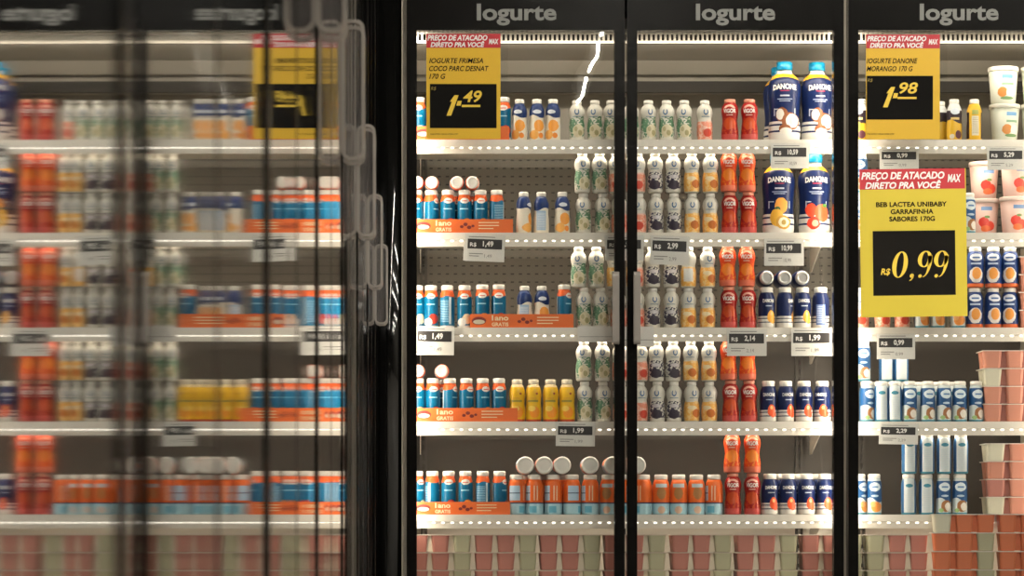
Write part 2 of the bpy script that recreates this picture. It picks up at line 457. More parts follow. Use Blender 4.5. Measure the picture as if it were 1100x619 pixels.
# ------------------------------------------------------------------ goods
KINDS = {}
def kind(key, name, look, cat, parts, r, h, sy=1.0):
    KINDS[key] = dict(name=name, look=look, cat=cat, parts=parts, r=r, h=h)
CAPW = mat('white_cap', (0.78, 0.76, 0.70), 0.4)
CAPB = mat('blue_cap', (0.0, 0.22, 0.42), 0.35)
CAPR = mat('pale_red_cap', (0.72, 0.30, 0.20), 0.35)
CAPS = mat('silver_foil_cap', (0.62, 0.60, 0.57), 0.28, 0.9)
INKW = mat('white_ink', (0.85, 0.83, 0.80), 0.5)
INKY = mat('cream_ink', (0.90, 0.72, 0.45), 0.5)

def bottle_parts(prof, capprof, m, capm, text=None, seg=20, sy=1.0):
    ps = [('body', MB().lathe(prof, seg, sy, U).mesh('body', m)), ('cap', MB().lathe(capprof, seg, 1.0, U).mesh('cap', capm))]
    if text: ps.append(('lettering', text))
    return ps
def capof(r, z0, z1): return [(r, z0), (r*1.03, z0+.4), (r*1.03, z1-1.0), (r*.9, z1-.2), (r*.62, z1-.1), (r*.58, z1-.5)]

# waisted white bottles with four flavours
PB = [(r*.97, z) for r, z in [(7.2, 0), (8.3, 1.2), (8.6, 5), (8.8, 12), (8.4, 18), (7.5, 22.3), (7.5, 24), (8.3, 27), (8.7, 30), (8.4, 33), (7.0, 36), (5.2, 38.2), (4.9, 39)]]
WH = (0.68, 0.665, 0.60)
blue_logo = [('ring', 0, 30.5, 2.6, 3.4, (0.03, 0.12, 0.30)), ('rect', -1.2, 1.2, 31.5, 34, WH), ('rect', -4.5, 4.5, 25, 25.8, (0.15, 0.25, 0.33))]
FL = {
 'green': ('white yogurt bottle with green leaves', [('ell', -5, 16, 4.5, 8, (0.13, 0.27, 0.17)), ('ell', 6.5, 20, 3.0, 6, (0.08, 0.20, 0.11)), ('mott', 3, 25, 170, 0.56, (0.10, 0.22, 0.13)), ('mott', 3, 25, 130, 0.60, (0.62, 0.62, 0.52)), ('ell', 1.5, 10, 6.0, 7, (0.66, 0.60, 0.42)), ('ell', 3.5, 8, 2.2, 3, (0.36, 0.33, 0.17)), ('ell', -1, 12, 1.8, 2.5, (0.44, 0.40, 0.24))]),
 'black': ('white yogurt bottle with black berry print', [('mott', 4, 22, 160, 0.50, (0.04, 0.035, 0.07)), ('ell', 0, 8, 6, 5.0, (0.05, 0.04, 0.06)), ('ell', 0, 17, 5, 2.0, (0.55, 0.52, 0.55))]),
 'orange': ('white yogurt bottle with orange fruit print', [('band', 1, 21, (0.88, 0.46, 0.10)), ('mott', 1, 22, 110, 0.52, (0.90, 0.62, 0.28)), ('ell', 2.5, 9, 4.5, 4.5, (0.55, 0.16, 0.03)), ('ell', -2, 15, 5, 2.2, (0.85, 0.70, 0.45))]),
 'pink': ('white yogurt bottle with pink fruit print', [('band', 1, 20, (0.80, 0.30, 0.20)), ('mott', 1, 21, 110, 0.52, (0.85, 0.52, 0.42)), ('ell', 2, 8, 4.5, 4.5, (0.60, 0.07, 0.04))]),
}
for k, (look, ly) in FL.items():
    m = painted('label_white_' + k, WH, ly + blue_logo + [('brect', -5, 5, 6, 20, (0.72, 0.72, 0.70))])
    kind('B' + k, 'yogurt_bottle', look, 'bottle', bottle_parts(PB, capof(5.0, 39, 43.4), m, CAPW), 8.8, 43.4)
# red and orange bottles
PV = [(8.2, 0), (9.0, 1), (9.2, 5), (9.1, 11), (8.2, 17), (7.7, 21), (8.4, 26), (9.1, 30), (9.2, 33), (8.4, 36.5), (6.8, 39.5), (5.9, 40.6)]
for k, b, fruit, base, cap in (('red', (0.36, 0.010, 0.008), (0.56, 0.075, 0.016), (0.55, 0.085, 0.075), CAPR), ('orange', (0.66, 0.062, 0.010), (0.80, 0.22, 0.025), (0.70, 0.17, 0.10), CAPR)):
    m = painted('label_' + k, b, [('ell', 0, 18, 6.5, 6.5, fruit), ('mott', 2, 24, 120, 0.54, fruit), ('band', -1, 6.5, base), ('ring', 0, 33, 6.5, 5.2, (0.8, 0.45, 0.35) if k == 'red' else (0.85, 0.5, 0.35)), ('rect', -8, 8, 26, 34.5, b), ('rect', -3.5, 3.5, 26.6, 27.5, (0.8, 0.6, 0.5)), ('brect', -5, 5, 5, 20, (0.7, 0.6, 0.55))])
    tx = wrap_text(MB(), 'VIGOR', 0, 14.5, 29.0, 33.6, PV, bold=.035, arch=-0.6).mesh('lettering', INKW)
    kind('V' + k, 'yogurt_bottle', 'bright orange yogurt bottle' if k == 'orange' else 'dark red yogurt bottle', 'bottle', bottle_parts(PV, capof(5.9, 40.6, 44.6), m, cap, tx), 9.2, 44.6)
# blue bottles with orange necks
PC = [(7.1, 0), (7.8, 1), (7.9, 6), (7.9, 20), (7.9, 30), (7.6, 35), (6.6, 38.5), (6.0, 40.5)]
for k, fr_c in (('a', (0.62, 0.05, 0.03)), ('b', (0.80, 0.28, 0.05)), ('c', (0.75, 0.62, 0.42))):
    m = painted('label_blue_orange_' + k, (0.0, 0.125, 0.26), [('wave', 33.6, .5, .9, (0.74, 0.12, 0.025)), ('ell', 0, 34, 4.6, 3.0, (0.80, 0.74, 0.68)), ('rect', -3, 3, 33.2, 34.2, (0.65, 0.08, 0.06)),
        ('rect', -5, 4, 24.6, 25.8, (0.35, 0.62, 0.75)), ('ell', 2.5, 9.5, 5, 5.5, fr_c), ('ell', -3, 6, 4.5, 4.5, (0.75, 0.72, 0.68)), ('band', -1, 2.5, (0.70, 0.70, 0.68)), ('lines', -5, 5, 6, 30, 1.6, (0.30, 0.52, 0.68), 'b'), ('brect', -7, -5.4, 4, 33, (0.6, 0.7, 0.75))])
    kind('C' + k, 'yogurt_bottle', 'blue yogurt bottle with orange neck', 'bottle', bottle_parts(PC, capof(6.3, 40.5, 46), m, CAPW), 7.9, 46)
# white bottles with blue shoulders and orange fruit
PD = [(7.2, 0), (8.0, 1), (8.3, 5), (8.2, 16), (7.6, 21), (7.6, 24), (8.2, 29), (7.8, 33), (6.2, 37), (4.9, 39.5)]
m = painted('label_blue_shoulder', (0.80, 0.74, 0.62), [('wave', 25.5, .35, 1.6, (0.012, 0.035, 0.14)), ('ell', 0, 30.5, 4.5, 2.2, (0.70, 0.74, 0.80)), ('ell', 2, 15.5, 5.2, 6.5, (0.88, 0.36, 0.06)), ('ell', -3, 6, 5.0, 5.0, (0.90, 0.45, 0.12)), ('ell', 4, 5, 2.5, 3, (0.80, 0.26, 0.04)), ('brect', -5, 5, 3, 24, (0.35, 0.50, 0.68)), ('lines', -4, 4, 5, 22, 1.6, (0.70, 0.75, 0.80), 'b')])
kind('D', 'yogurt_bottle', 'white yogurt bottle with blue shoulder', 'bottle', bottle_parts(PD, capof(5.0, 39.5, 44.6), m, CAPW), 8.3, 44.6)
# yellow bottles
PE = [(7.6, 0), (8.4, 1), (8.7, 6), (8.6, 14), (8.0, 19), (8.2, 24), (8.7, 29), (8.2, 34), (6.6, 38.5), (5.6, 40)]
m = painted('label_yellow', (0.78, 0.46, 0.02), [('ell', 1, 10, 5.5, 6, (0.85, 0.30, 0.03)), ('ell', -2, 14, 4, 3, (0.88, 0.62, 0.12)), ('rect', -6, 5, 21, 23.2, (0.30, 0.25, 0.06)), ('rect', -4, 3, 24.5, 25.5, (0.65, 0.35, 0.05)), ('ell', 3.5, 30, 1.2, 1.2, (0.3, 0.05, 0.03)), ('band', -1, 2.5, (0.52, 0.07, 0.02)), ('band', 37, 41, (0.80, 0.62, 0.35))])
kind('E', 'yogurt_bottle', 'yellow yogurt bottle', 'bottle', bottle_parts(PE, capof(5.6, 40, 45.6), m, mat('cream_cap', (0.76, 0.68, 0.52), .4)), 8.7, 45.6)
# orange and sky-blue bottles
PF = [(8.6, 0), (9.3, 1), (9.5, 5), (9.5, 26), (9.2, 31), (8.2, 35), (7.0, 37.5)]
m = painted('label_orange_sky', (0.80, 0.15, 0.025), [('band', -1, 12, (0.42, 0.66, 0.76)), ('band', 11.6, 13.0, (0.03, 0.05, 0.14)), ('rect', -9.5, -2, 15, 31, (0.45, 0.62, 0.78)), ('rect', -9.5, -2, 22.5, 23.6, (0.10, 0.13, 0.22)), ('rect', 2, 3.2, 15, 31, (0.85, 0.60, 0.40)), ('rect', 5, 6, 15, 31, (0.85, 0.60, 0.40)),
      ('rect', -3, 5, 2, 9, (0.15, 0.45, 0.62)), ('bell', 0, 23, 4.8, 6.5, (0.42, 0.20, 0.07)), ('brect', -6, 6, 29, 33, (0.45, 0.55, 0.60)), ('bell', 0, 5, 4, 4, (0.72, 0.48, 0.36))])
kind('F', 'yogurt_bottle', 'orange and sky-blue yogurt bottle', 'bottle', bottle_parts(PF, capof(7.0, 37.5, 43), m, CAPW), 9.5, 43)
kind('Flie', 'yogurt_bottle', 'orange yogurt bottle with wide white cap', 'bottle', bottle_parts(PF, [(9.0, 36.5), (9.4, 37), (9.4, 42), (8.6, 43), (6.5, 42.8), (6.3, 42.4)], m, CAPW), 9.5, 43)
# small navy bottles
PH = [(8.2, 0), (9.0, 1), (9.2, 5), (9.2, 22), (9.2, 29), (8.5, 33), (7.2, 36.5), (6.6, 38)]
NV = (0.006, 0.017, 0.085)
for k, fc in (('straw', (0.78, 0.10, 0.03)), ('peach', (0.85, 0.42, 0.06))):
    m = painted('label_navy_' + k, NV, [('band', -1, 12.5, (0.74, 0.72, 0.68)), ('band', 5.5, 6.6, NV), ('band', 9.5, 10.6, NV), ('ell', 2.5, 12, 4.2, 6.5, fc), ('ell', 4.5, 8, 3, 3.5, fc), ('ell', 2.5, 15, 1.5, 2, (0.9, 0.5, 0.2)), ('rect', -3.5, 3.5, 23, 24, (0.5, 0.55, 0.65)), ('brect', -5, 5, 3, 25, (0.10, 0.16, 0.36)), ('lines', -4, 4, 5, 24, 1.7, (0.45, 0.52, 0.66), 'b')])
    tx = wrap_text(MB(), 'DANONE', 0, 13.5, 27.2, 31.0, PH, bold=.03, arch=0.3).mesh('lettering', INKW)
    kind('H' + k, 'yogurt_bottle', 'small navy yogurt bottle with %s fruit' % ('red' if k == 'straw' else 'yellow'), 'bottle', bottle_parts(PH, capof(6.7, 38, 44), m, CAPW, tx), 9.2, 44)
mk = KINDS['Hstraw']
kind('Hlie', 'yogurt_bottle', 'small navy yogurt bottle with silver top', 'bottle', [('body', MB().lathe(PH, 20, 1, U).mesh('body', mk['parts'][0][1].materials[0])), ('cap', MB().lathe(capof(7.2, 38, 44), 20, 1, U).mesh('cap', CAPS))], 9.2, 44)
# family-size navy bottles
PG = [(r*.95, z) for r, z in [(15.5, 0), (17.2, 1.5), (18.0, 6), (18.0, 14), (17.2, 21), (16.6, 28), (17.0, 36), (18.0, 46), (18.6, 54), (18.2, 60), (16.6, 65.5), (13.2, 70), (9.4, 73), (8.4, 74.5), (8.2, 77)]]
def big(key, look, fruits):
    ly = [('band', -1, 21, (0.76, 0.74, 0.70)), ('band', 9.2, 11.2, NV), ('band', 16.2, 18.2, NV), ('arc', 68.6, .013, (0.80, 0.42, 0.025)), ('band', 72.6, 80, (0.75, 0.74, 0.70)),
          ('rect', -5, 5, 47.6, 49.2, (0.6, 0.62, 0.7)), ('rect', -8, 8, 44.2, 45.2, (0.35, 0.4, 0.55)), ('rect', -6, 6, 42.2, 43.2, (0.35, 0.4, 0.55)), ('rect', -5, 5, 53.2, 54.1, (0.45, 0.04, 0.08)),
          ('rect', -11.5, -10.5, 27, 35, (0.5, 0.55, 0.65)), ('rect', -11, -6, 33.6, 34.6, (0.5, 0.55, 0.65)), ('rect', 10.5, 11.5, 27, 35, (0.5, 0.55, 0.65))] + fruits
    m = painted('label_big_' + key, NV, ly)
    tx = wrap_text(MB(), 'DANONE', 0, 27, 55.2, 61.2, PG, sy=.82, bold=.045, arch=1.2).mesh('lettering', INKW)
    kind('G' + key, 'large_yogurt_bottle', look, 'bottle', bottle_parts(PG, capof(8.4, 77, 86), m, CAPB, tx, 28, .82), 18.6, 86)
BR = (0.30, 0.10, 0.035); WC = (0.80, 0.77, 0.70)
big('coco', 'large navy yogurt bottle with coconut print', [('ell', -3, 28, 6.5, 8, BR), ('ell', -5, 28.5, 4.2, 6, WC), ('ell', 6, 21, 9.5, 9.5, BR), ('ell', 7.8, 21.5, 6.8, 7.5, WC), ('ell', 8.8, 21.5, 4, 4.8, (0.66, 0.62, 0.55)), ('ell', 0, 12.5, 6.5, 5.0, BR), ('ell', 1, 10.5, 6.5, 3.6, WC)])
big('passion', 'large navy yogurt bottle with yellow fruit print', [('ell', 2, 30, 7, 8.5, (0.80, 0.34, 0.06)), ('ell', -2, 26, 3, 3, (0.05, 0.14, 0.05)), ('ell', -3, 17, 7, 9.5, (0.82, 0.45, 0.05)), ('ell', 4, 12, 8, 7.5, (0.60, 0.32, 0.05)), ('ell', 4.5, 12, 5.8, 5.2, (0.82, 0.76, 0.52)), ('ell', 4.5, 12, 2.6, 2.8, (0.42, 0.28, 0.06))])
big('straw', 'large navy yogurt bottle with strawberry print', [('ell', -6, 25, 6, 7.5, (0.78, 0.07, 0.03)), ('ell', 5.5, 22, 8.0, 9.5, (0.82, 0.12, 0.04)), ('ell', 9, 30, 3, 2, (0.12, 0.25, 0.05)), ('ell', -3.5, 11, 7, 6.5, (0.70, 0.05, 0.025)), ('ell', -2, 11, 3.6, 3.6, (0.85, 0.42, 0.3))])
# blue bottles with red foot
PI_ = [(8.4, 0), (9.1, 1), (9.3, 5), (9.3, 27), (9.0, 32), (7.6, 36.5), (6.2, 38.5)]
m = painted('label_blue_redfoot', (0.010, 0.040, 0.17), [('band', -1, 4, (0.72, 0.16, 0.05)), ('ell', 0, 13, 7, 8.5, (0.72, 0.68, 0.66)), ('ell', 0.5, 14.5, 4.8, 6, (0.86, 0.36, 0.08)), ('ell', 0, 32, 6.5, 4.0, (0.70, 0.74, 0.80)), ('rect', -4, 4, 30.8, 32.6, (0.05, 0.12, 0.36)), ('rect', -5.5, 5.5, 24.2, 26.2, (0.45, 0.55, 0.72)), ('brect', -5, 5, 6, 24, (0.5, 0.55, 0.62))])
kind('I', 'yogurt_bottle', 'blue yogurt bottle with red foot', 'bottle', bottle_parts(PI_, capof(6.2, 38.5, 43.4), m, CAPW), 9.3, 43.4)
# white and blue bottles with coconut
PJ = [(7.2, 0), (7.9, .8), (8.0, 4), (8.0, 30), (7.7, 34), (6.8, 37.5), (6.2, 39)]
TEAL = (0.05, 0.24, 0.34)
def bluewhite(key, look, fruit):
    m = painted('label_bluewhite_' + key, (0.58, 0.65, 0.66), [('wave', 15.5, .32, 2.5, (0.014, 0.085, 0.24)), ('band', 36, 40, (0.58, 0.65, 0.66)), ('ell', 0, 29.5, 6.0, 4.8, (0.66, 0.76, 0.82)), ('rect', -3.5, 3.5, 28.6, 30.4, (0.10, 0.22, 0.45)), ('ell', 0, 20, 4, 1.2, (0.5, 0.62, 0.74)),
        ] + fruit + [('band', -1, 2.0, TEAL), ('brect', -8, -5.6, 2, 38, (0.03, 0.12, 0.28)), ('brect', 5.6, 8, 2, 38, (0.03, 0.12, 0.28)), ('brect', -5.6, 5.6, 2, 36, (0.60, 0.65, 0.66)), ('lines', -4, 4, 5, 26, 1.8, (0.50, 0.60, 0.66), 'b'), ('bell', 0, 31, 4, 2, TEAL)])
    kind('J' + key, 'yogurt_bottle', look, 'bottle', bottle_parts(PJ, capof(6.3, 39, 43.6), m, CAPW), 8.0, 43.6)
bluewhite('coco', 'blue-white yogurt bottle with coconut', [('ell', 1.5, 9, 5.6, 6.2, (0.34, 0.15, 0.06)), ('ell', 3.4, 8.4, 3.6, 4.4, (0.80, 0.76, 0.68)), ('ell', -4, 4.5, 2.4, 2.2, (0.30, 0.48, 0.20))])
bluewhite('papaya', 'blue-white yogurt bottle with orange fruit', [('ell', 1.5, 8, 6, 5.5, (0.78, 0.28, 0.06)), ('ell', -2, 11, 3, 3, (0.80, 0.40, 0.15))])
# yellow and brown bottles
PK = PD
m = painted('label_yellow_brown', (0.66, 0.40, 0.03), [('band', 30, 41, (0.62, 0.64, 0.66)), ('wave', 20, .3, 2, (0.03, 0.02, 0.03)), ('band', 32, 41, (0.66, 0.68, 0.68)), ('ell', 0, 31, 5, 3.5, (0.62, 0.68, 0.76)), ('rect', -4.5, 4.5, 22, 24.5, (0.65, 0.5, 0.2)), ('ell', 3.5, 6, 3.5, 4.5, (0.10, 0.035, 0.05)), ('ell', -3.5, 4, 2.6, 2.6, (0.62, 0.58, 0.5))])
kind('K1', 'yogurt_bottle', 'yellow and dark brown yogurt bottle', 'bottle', bottle_parts(PK, capof(5.0, 39.5, 44.6), m, CAPW), 8.3, 44.6)
m = painted('label_yellow_backlabel', (0.74, 0.44, 0.03), [('rect', -3.8, 3.8, 5, 26, (0.70, 0.66, 0.52)), ('lines', -3, 3, 7, 24, 1.8, (0.45, 0.40, 0.28)), ('rect', -3.6, 3.6, 27.5, 32.5, (0.40, 0.42, 0.12)), ('rect', -9, -6.2, 2, 30, (0.05, 0.03, 0.04)), ('rect', 6.2, 9, 2, 30, (0.05, 0.03, 0.04))])
kind('K2', 'yogurt_bottle', 'yellow yogurt bottle showing its back label', 'bottle', bottle_parts(PK, capof(5.0, 39.5, 44.6), m, CAPW), 8.3, 44.6)
# pails
PPB = [(12.4, 0), (13.0, .6), (13.3, 4), (15.6, 35.5)]
LID = [(16.2, 35), (16.6, 35.4), (16.6, 38.6), (16.0, 39.6), (15.4, 39.2), (15.2, 39.8)]
for k, look, bc, lay in (
  ('w', 'white yogurt pail with coconut print', (0.62, 0.64, 0.55), [('rect', -4, 8, 26.5, 30.5, (0.12, 0.28, 0.50)), ('rect', -4, 9, 19.5, 22, (0.20, 0.34, 0.22)), ('ell', -3, 12, 5, 5.4, (0.55, 0.22, 0.05)), ('ell', 6, 11.5, 5.2, 5.2, (0.76, 0.74, 0.66)), ('ell', 2, 5.5, 7, 1.8, (0.16, 0.28, 0.12))]),
  ('p', 'pink yogurt pail with red fruit print', (0.72, 0.50, 0.44), [('rect', -4, 8, 26.5, 30.5, (0.14, 0.26, 0.48)), ('ell', -1, 14, 5.5, 5.5, (0.62, 0.045, 0.03)), ('ell', 5.5, 10, 5, 5, (0.70, 0.07, 0.04)), ('ell', 1, 7, 5, 3.5, (0.74, 0.16, 0.05)), ('ell', 2.5, 19.5, 3, 1.5, (0.15, 0.25, 0.08))])):
    m = painted('label_pail_' + k, bc, lay, 0.35)
    kind('P' + k, 'yogurt_pail', look, 'tub', [('body', MB().lathe(PPB, 24, 1, U).mesh('body', m)), ('lid', MB().lathe(LID, 24, 1, U).mesh('lid', mat('pail_lid_' + k, (0.70, 0.69, 0.62) if k == 'w' else (0.74, 0.60, 0.54), .4)))], 16.6, 39.8)

DOORW = ['left', 'middle', 'right']
def door_of(px): return 0 if px < 672 else 1 if px < 908 else 2
PLACED = []
def put(key, shelf, px, layer=0, dz=None, rot=None, yoff=0.0, lay=None, z=None, gname=None):
    """stand one item on a shelf; layer 1 stands on top of the lower one"""
    K = KINDS[key]
    if rot is None: rot = random.uniform(-18, 18)
    y = YS + .013 + K['r']*U + yoff
    if z is None:
        z = SZ[shelf] + (dz if dz is not None else layer*(K['h']*U + .0008)) + .0004
    o = thing(K['name'], '', K['cat'], (X(px, y), y, z), (0, 0, math.radians(rot)))
    for n, me in K['parts']: link(n, me, o)
    PLACED.append((o, key, shelf, px, ('upper' if layer else 'lower') if lay is None else lay))
    return o
def lie(key, shelf, px, on, side=0.0):
    """a bottle lying on the caps of the row below, cap towards the aisle"""
    K = KINDS[key]; h = KINDS[on]['h']*U; y = YS + .008 + K['h']*U
    o = thing(K['name'], '', K['cat'], (X(px, YS+.01), y, SZ[shelf] + h + .0012 + K['r']*U), (PI/2, random.uniform(0, 6), math.radians(side)))
    for n, me in K['parts']: link(n, me, o)
    PLACED.append((o, key, shelf, px, 'lying'))
    return o
def row(key, shelf, xs, layer=0, **k):
    for i, x in enumerate(xs):
        kk = key if isinstance(key, str) else key[i % len(key)]
        put(kk, shelf, x, layer, **k)
cyc = ['Cc', 'Ca', 'Ca', 'Cb', 'Cb', 'Ca']
def crow(shelf, xs, rots=None, tray=True):
    for i, x in enumerate(xs):
        put(cyc[i % 6], shelf, x, 0, dz=.0024 if tray else None, rot=(rots[i] if rots else None), yoff=.004)

# --- top shelf
crow(0, [450, 468.2, 486.4, 504.6, 522.8, 541])
row('D', 0, [558, 576.7, 594], rot=None)
row('Bgreen', 0, [619.6, 639, 656.6, 678, 696.5, 716, 735]); row('Bpink', 0, [757])
row('Vred', 0, [784, 805], rot=-8)
put('Gcoco', 0, 842.6, rot=-4); put('Gcoco', 0, 877.5, rot=10, yoff=.012)
put('Gcoco', 0, 837, rot=10, yoff=.115, lay='rear')
put('K1', 0, 925, rot=-30); put('K1', 0, 1010, rot=150, yoff=.05, lay='rear'); put('K1', 0, 1025, rot=0); put('K2', 0, 1046.5, rot=0)
for x in (943, 962, 981): put('K1', 0, x)
put('Pw', 0, 1079.2, rot=14); put('Pw', 0, 1077.7, 1, rot=0); put('Pw', 0, 1113.0, rot=-10); put('Pw', 0, 1113.0, 1, rot=5)
# --- second shelf
crow(1, [447, 463, 481, 499, 516, 533.5], [0, 60, 5, 0, 6, 200])
for x in (449, 464, 491, 507): put('Ca', 1, x, yoff=.056, lay='rear', dz=.0024)
for x in (448, 464, 491, 507.5): lie('Ca', 1, x, 'Ca')
put('D', 1, 562.5, rot=60); put('D', 1, 581.4, rot=178); put('D', 1, 604, rot=5)
row('Bgreen', 1, [626.6, 647.5]); row('Bgreen', 1, [625.5, 644], 1); row('Bpink', 1, [665, 686]); row('Bpink', 1, [662, 685], 1)
row('Bblack', 1, [704.5, 724]); row('Bblack', 1, [703.7, 723], 1); row('Borange', 1, [743.5, 763]); row('Borange', 1, [743, 763], 1)
row('Vred', 1, [784, 803.8], rot=-6); row('Vorange', 1, [783, 802.5], 1, rot=-6)
put('Gpassion', 1, 836, rot=0); put('Gstraw', 1, 874.6, rot=6); 
row('Jcoco', 1, [924, 944, 964, 984, 1004, 1023, 1040])
row('Jcoco', 1, [924], 1)
put('Pp', 1, 1057, rot=-6, yoff=.06); put('Pp', 1, 1057, 1, rot=4, yoff=.06); put('Pp', 1, 1090, rot=0); put('Pp', 1, 1091, 1, rot=10)
# --- third shelf
crow(2, [448, 463, 480.5], [10, 0, 150], False)
crow(2, [499], [0], False)
for i, x in enumerate((518, 535.7)): put('Cb' if i == 0 else 'Ca', 2, x, dz=.0024, rot=0, yoff=.004)
put('D', 2, 563.4, rot=175, yoff=.004, dz=.0024); put('D', 2, 582, rot=5, yoff=.004, dz=.0024); put('Cc', 2, 606, rot=50, yoff=.004, dz=.0024)
row('Bgreen', 2, [627, 645]); row('Bgreen', 2, [621.5, 640.5], 1); row('Bpink', 2, [664, 684]); row('Borange', 2, [660], 1); row('Bpink', 2, [683], 1)
row('Bblack', 2, [701, 721]); row('Bblack', 2, [701, 721], 1); row('Borange', 2, [739.5, 760]); put('Borange', 2, 739.5, 1, rot=175); put('Borange', 2, 760, 1)
row('Vred', 2, [783, 803.5], rot=-6); row('Vorange', 2, [781.7, 802], 1, rot=-6)
for x, k, r in ((823.5, 'Hpeach', 10), (843, 'Hpeach', 60), (862, 'Hpeach', 8), (881.5, 'Hpeach', 175)): put(k, 2, x, rot=r)
for x in (823.5, 843, 862): put('Hpeach', 2, x, rot=0, yoff=.06, lay='rear')
for x in (823.8, 843, 862): lie('Hlie', 2, x, 'Hpeach')
row('Bpink', 2, [925, 948, 969]); row('Jpapaya', 2, [990, 1007, 1029])
row('I', 2, [1047, 1066.5, 1085]); row('I', 2, [1047.5, 1067, 1085], 1)
# --- fourth shelf
crow(3, [449, 465, 483.4, 501, 518.5, 536], [0, 8, 60, 40, 30, 8])
for x in (449, 474.8): put('Ca', 3, x, yoff=.056, lay='rear', dz=.0024)
for x in (449, 474.8): lie('Ca', 3, x, 'Ca')
row('E', 3, [555.5, 573, 591.4, 609], rot=0)
row('Bgreen', 3, [628, 647.5]); row('Bgreen', 3, [627, 647], 1); row('Bpink', 3, [667, 687.5]); row('Bpink', 3, [666, 687.5], 1)
row('Bblack', 3, [706, 724]); row('Bblack', 3, [705, 723], 1); row('Borange', 3, [743, 762]); row('Borange', 3, [742, 761.6], 1)
row('Vred', 3, [784.8, 804.6], rot=-6); row('Vorange', 3, [782.6, 803], 1, rot=-6)
for x, r in ((825.4, 0), (844, 14), (863.7, 6), (883.3, -18)): put('Hstraw', 3, x, rot=r)
for x, r in ((931, 30), (946.5, 180), (961, 175), (977, 0), (996.5, 10), (1014, 14), (1031, -4), (1048.5, 10)): put('Jcoco', 3, x, rot=r)
for x in (938, 954, 970, 987, 1005, 1022): put('Jcoco', 3, x, rot=180, yoff=.05, lay='rear')
for x, r in ((927, 0), (952, 180), (968, 178)): put('Jcoco', 3, x, 1, rot=r, yoff=.05 if x > 930 else .02)
# --- fifth shelf
crow(4, [448, 464.5, 482, 500, 518.6, 536.5], [40, 100, 0, 0, 160, 60])
for i, x in enumerate((554.8, 574.2, 594.4, 614.5, 634, 653.5)): put('F', 4, x, rot=(35, -20, -14, 60, -24, 165)[i])
for x in (564.4, 584.7, 604, 634, 658, 684.5): lie('Flie', 4, x, 'F')
for i, x in enumerate((672, 691, 710, 729, 748, 767)): put('F', 4, x, rot=(0, -60, 180, 175, 185, -35)[i])
for x in (564.4, 584.7, 604, 634, 658, 684.5): put('F', 4, x, rot=0, yoff=.062, lay='rear')
row('Vred', 4, [787.2, 808.2], rot=-6); row('Vorange', 4, [786.4, 808], 1, rot=-6)
for x, r in ((827, 4), (846.5, 0), (866.3, 6), (886, 0)): put('Hstraw', 4, x, rot=r)
for x in (838, 857, 878): put('Hstraw', 4, x, rot=0, yoff=.055, lay='rear')
put('Jpapaya', 4, 923, rot=40); put('Jpapaya', 4, 939, rot=0)
for x, r in ((976, 178), (995, 180), (1013.5, 4), (1031, 0)): put('Jcoco', 4, x, rot=r)
for x, r in ((976.5, 182), (995.8, 178), (1014, 180), (1032, 182)): put('Jcoco', 4, x, 1, rot=r)

# labels: look, then where it stands
grp = {}
for o, key, s, px, lay in PLACED:
    grp.setdefault((KINDS[key]['look'], s, door_of(px), lay), []).append((px, o))
for (look, s, d, lay), items in grp.items():
    items.sort(key=lambda q: q[0])
    for i, (px, o) in enumerate(items):
        pos = '' if len(items) == 1 else ', %s from left' % ORD[i]
        o['label'] = '%s%s, %s %s, %s shelf, %s door' % (look, pos, lay, 'row' if len(lay.split()) == 1 else '', SNAME[s], DOORW[d])
        o['label'] = o['label'].replace(' ,', ',').replace('  ', ' ')
        o['group'] = '%s, %s shelf' % (look, SNAME[s])

# ------------------------------------------------------------------ orange promotion trays
M_tray = noisy('orange_card', (0.74, 0.13, 0.02), (0.78, 0.16, 0.025), 20, 0.5)
M_redink = mat('dark_red_ink', (0.20, 0.02, 0.015), .5)
def tray(shelf, x0, x1, h, label):
    d = YS + .008
    a, b = X(x0, d), X(x1, d); t = thing('promotion_tray', label, 'tray', ((a+b)/2, d, SZ[shelf]+.0003), None, 'orange promotion trays')
    w2 = (b-a)/2; hh = h*U
    g = MB().box(-w2, w2, 0, .0012, 0, hh).box(-w2, w2, .0012, .118, 0, .0012).box(-w2, -w2+.0012, .0012, .118, .0012, hh*.8).box(w2-.0012, w2, .0012, .118, .0012, hh*.8).box(-w2, w2, .118, .1192, 0, hh*.8)
    part('card_tray', g, M_tray, t)
    e = X(x1) ; f = -.0006
    def q(px): return -w2 + (px/105)*(2*w2)
    part('lettering', flat_text(flat_text(MB(), '1ano', q(22), q(39), hh*.52, hh*.92, f, .03), 'GRATIS', q(22), q(39), hh*.10, hh*.38, f, .03), INKY, t)
    part('emblem', MB().prism([(q(9)+.022*math.cos(k*PI/8), hh*.5+hh*.30*math.sin(k*PI/8)) for k in range(16)], 'y', f, 0), M_redink, t)
    part('emblem_plate', MB().prism([(q(9)+.018*math.cos(k*PI/8), hh*.42+hh*.17*math.sin(k*PI/8)) for k in range(16)], 'y', f*2, f), mat('pale_ink', (.62, .55, .42), .5), t)
    g = MB()
    for k, (cx, cz, r) in enumerate(((50, .45, .006), (54, .62, .007), (58, .40, .007), (62, .5, .005))):
        g.prism([(q(cx)+r*math.cos(i*PI/4), hh*cz+r*.8*math.sin(i*PI/4)) for i in range(8)], 'y', f*(1+k*.1), 0)
    part('fruit_print', g, M_redink, t)
    g = MB()
    for zz in (.72, .50, .28): g.box(q(68), q(90 - (6 if zz == .28 else 0)), f, 0, hh*zz, hh*(zz+.07))
    part('small_print', g, INKY, t)
tray(0, 446, 547, 14.5, 'orange cardboard tray of blue bottles on the top shelf behind the sign')
tray(1, 446, 551, 14.5, 'orange cardboard tray of blue bottles on the second shelf')
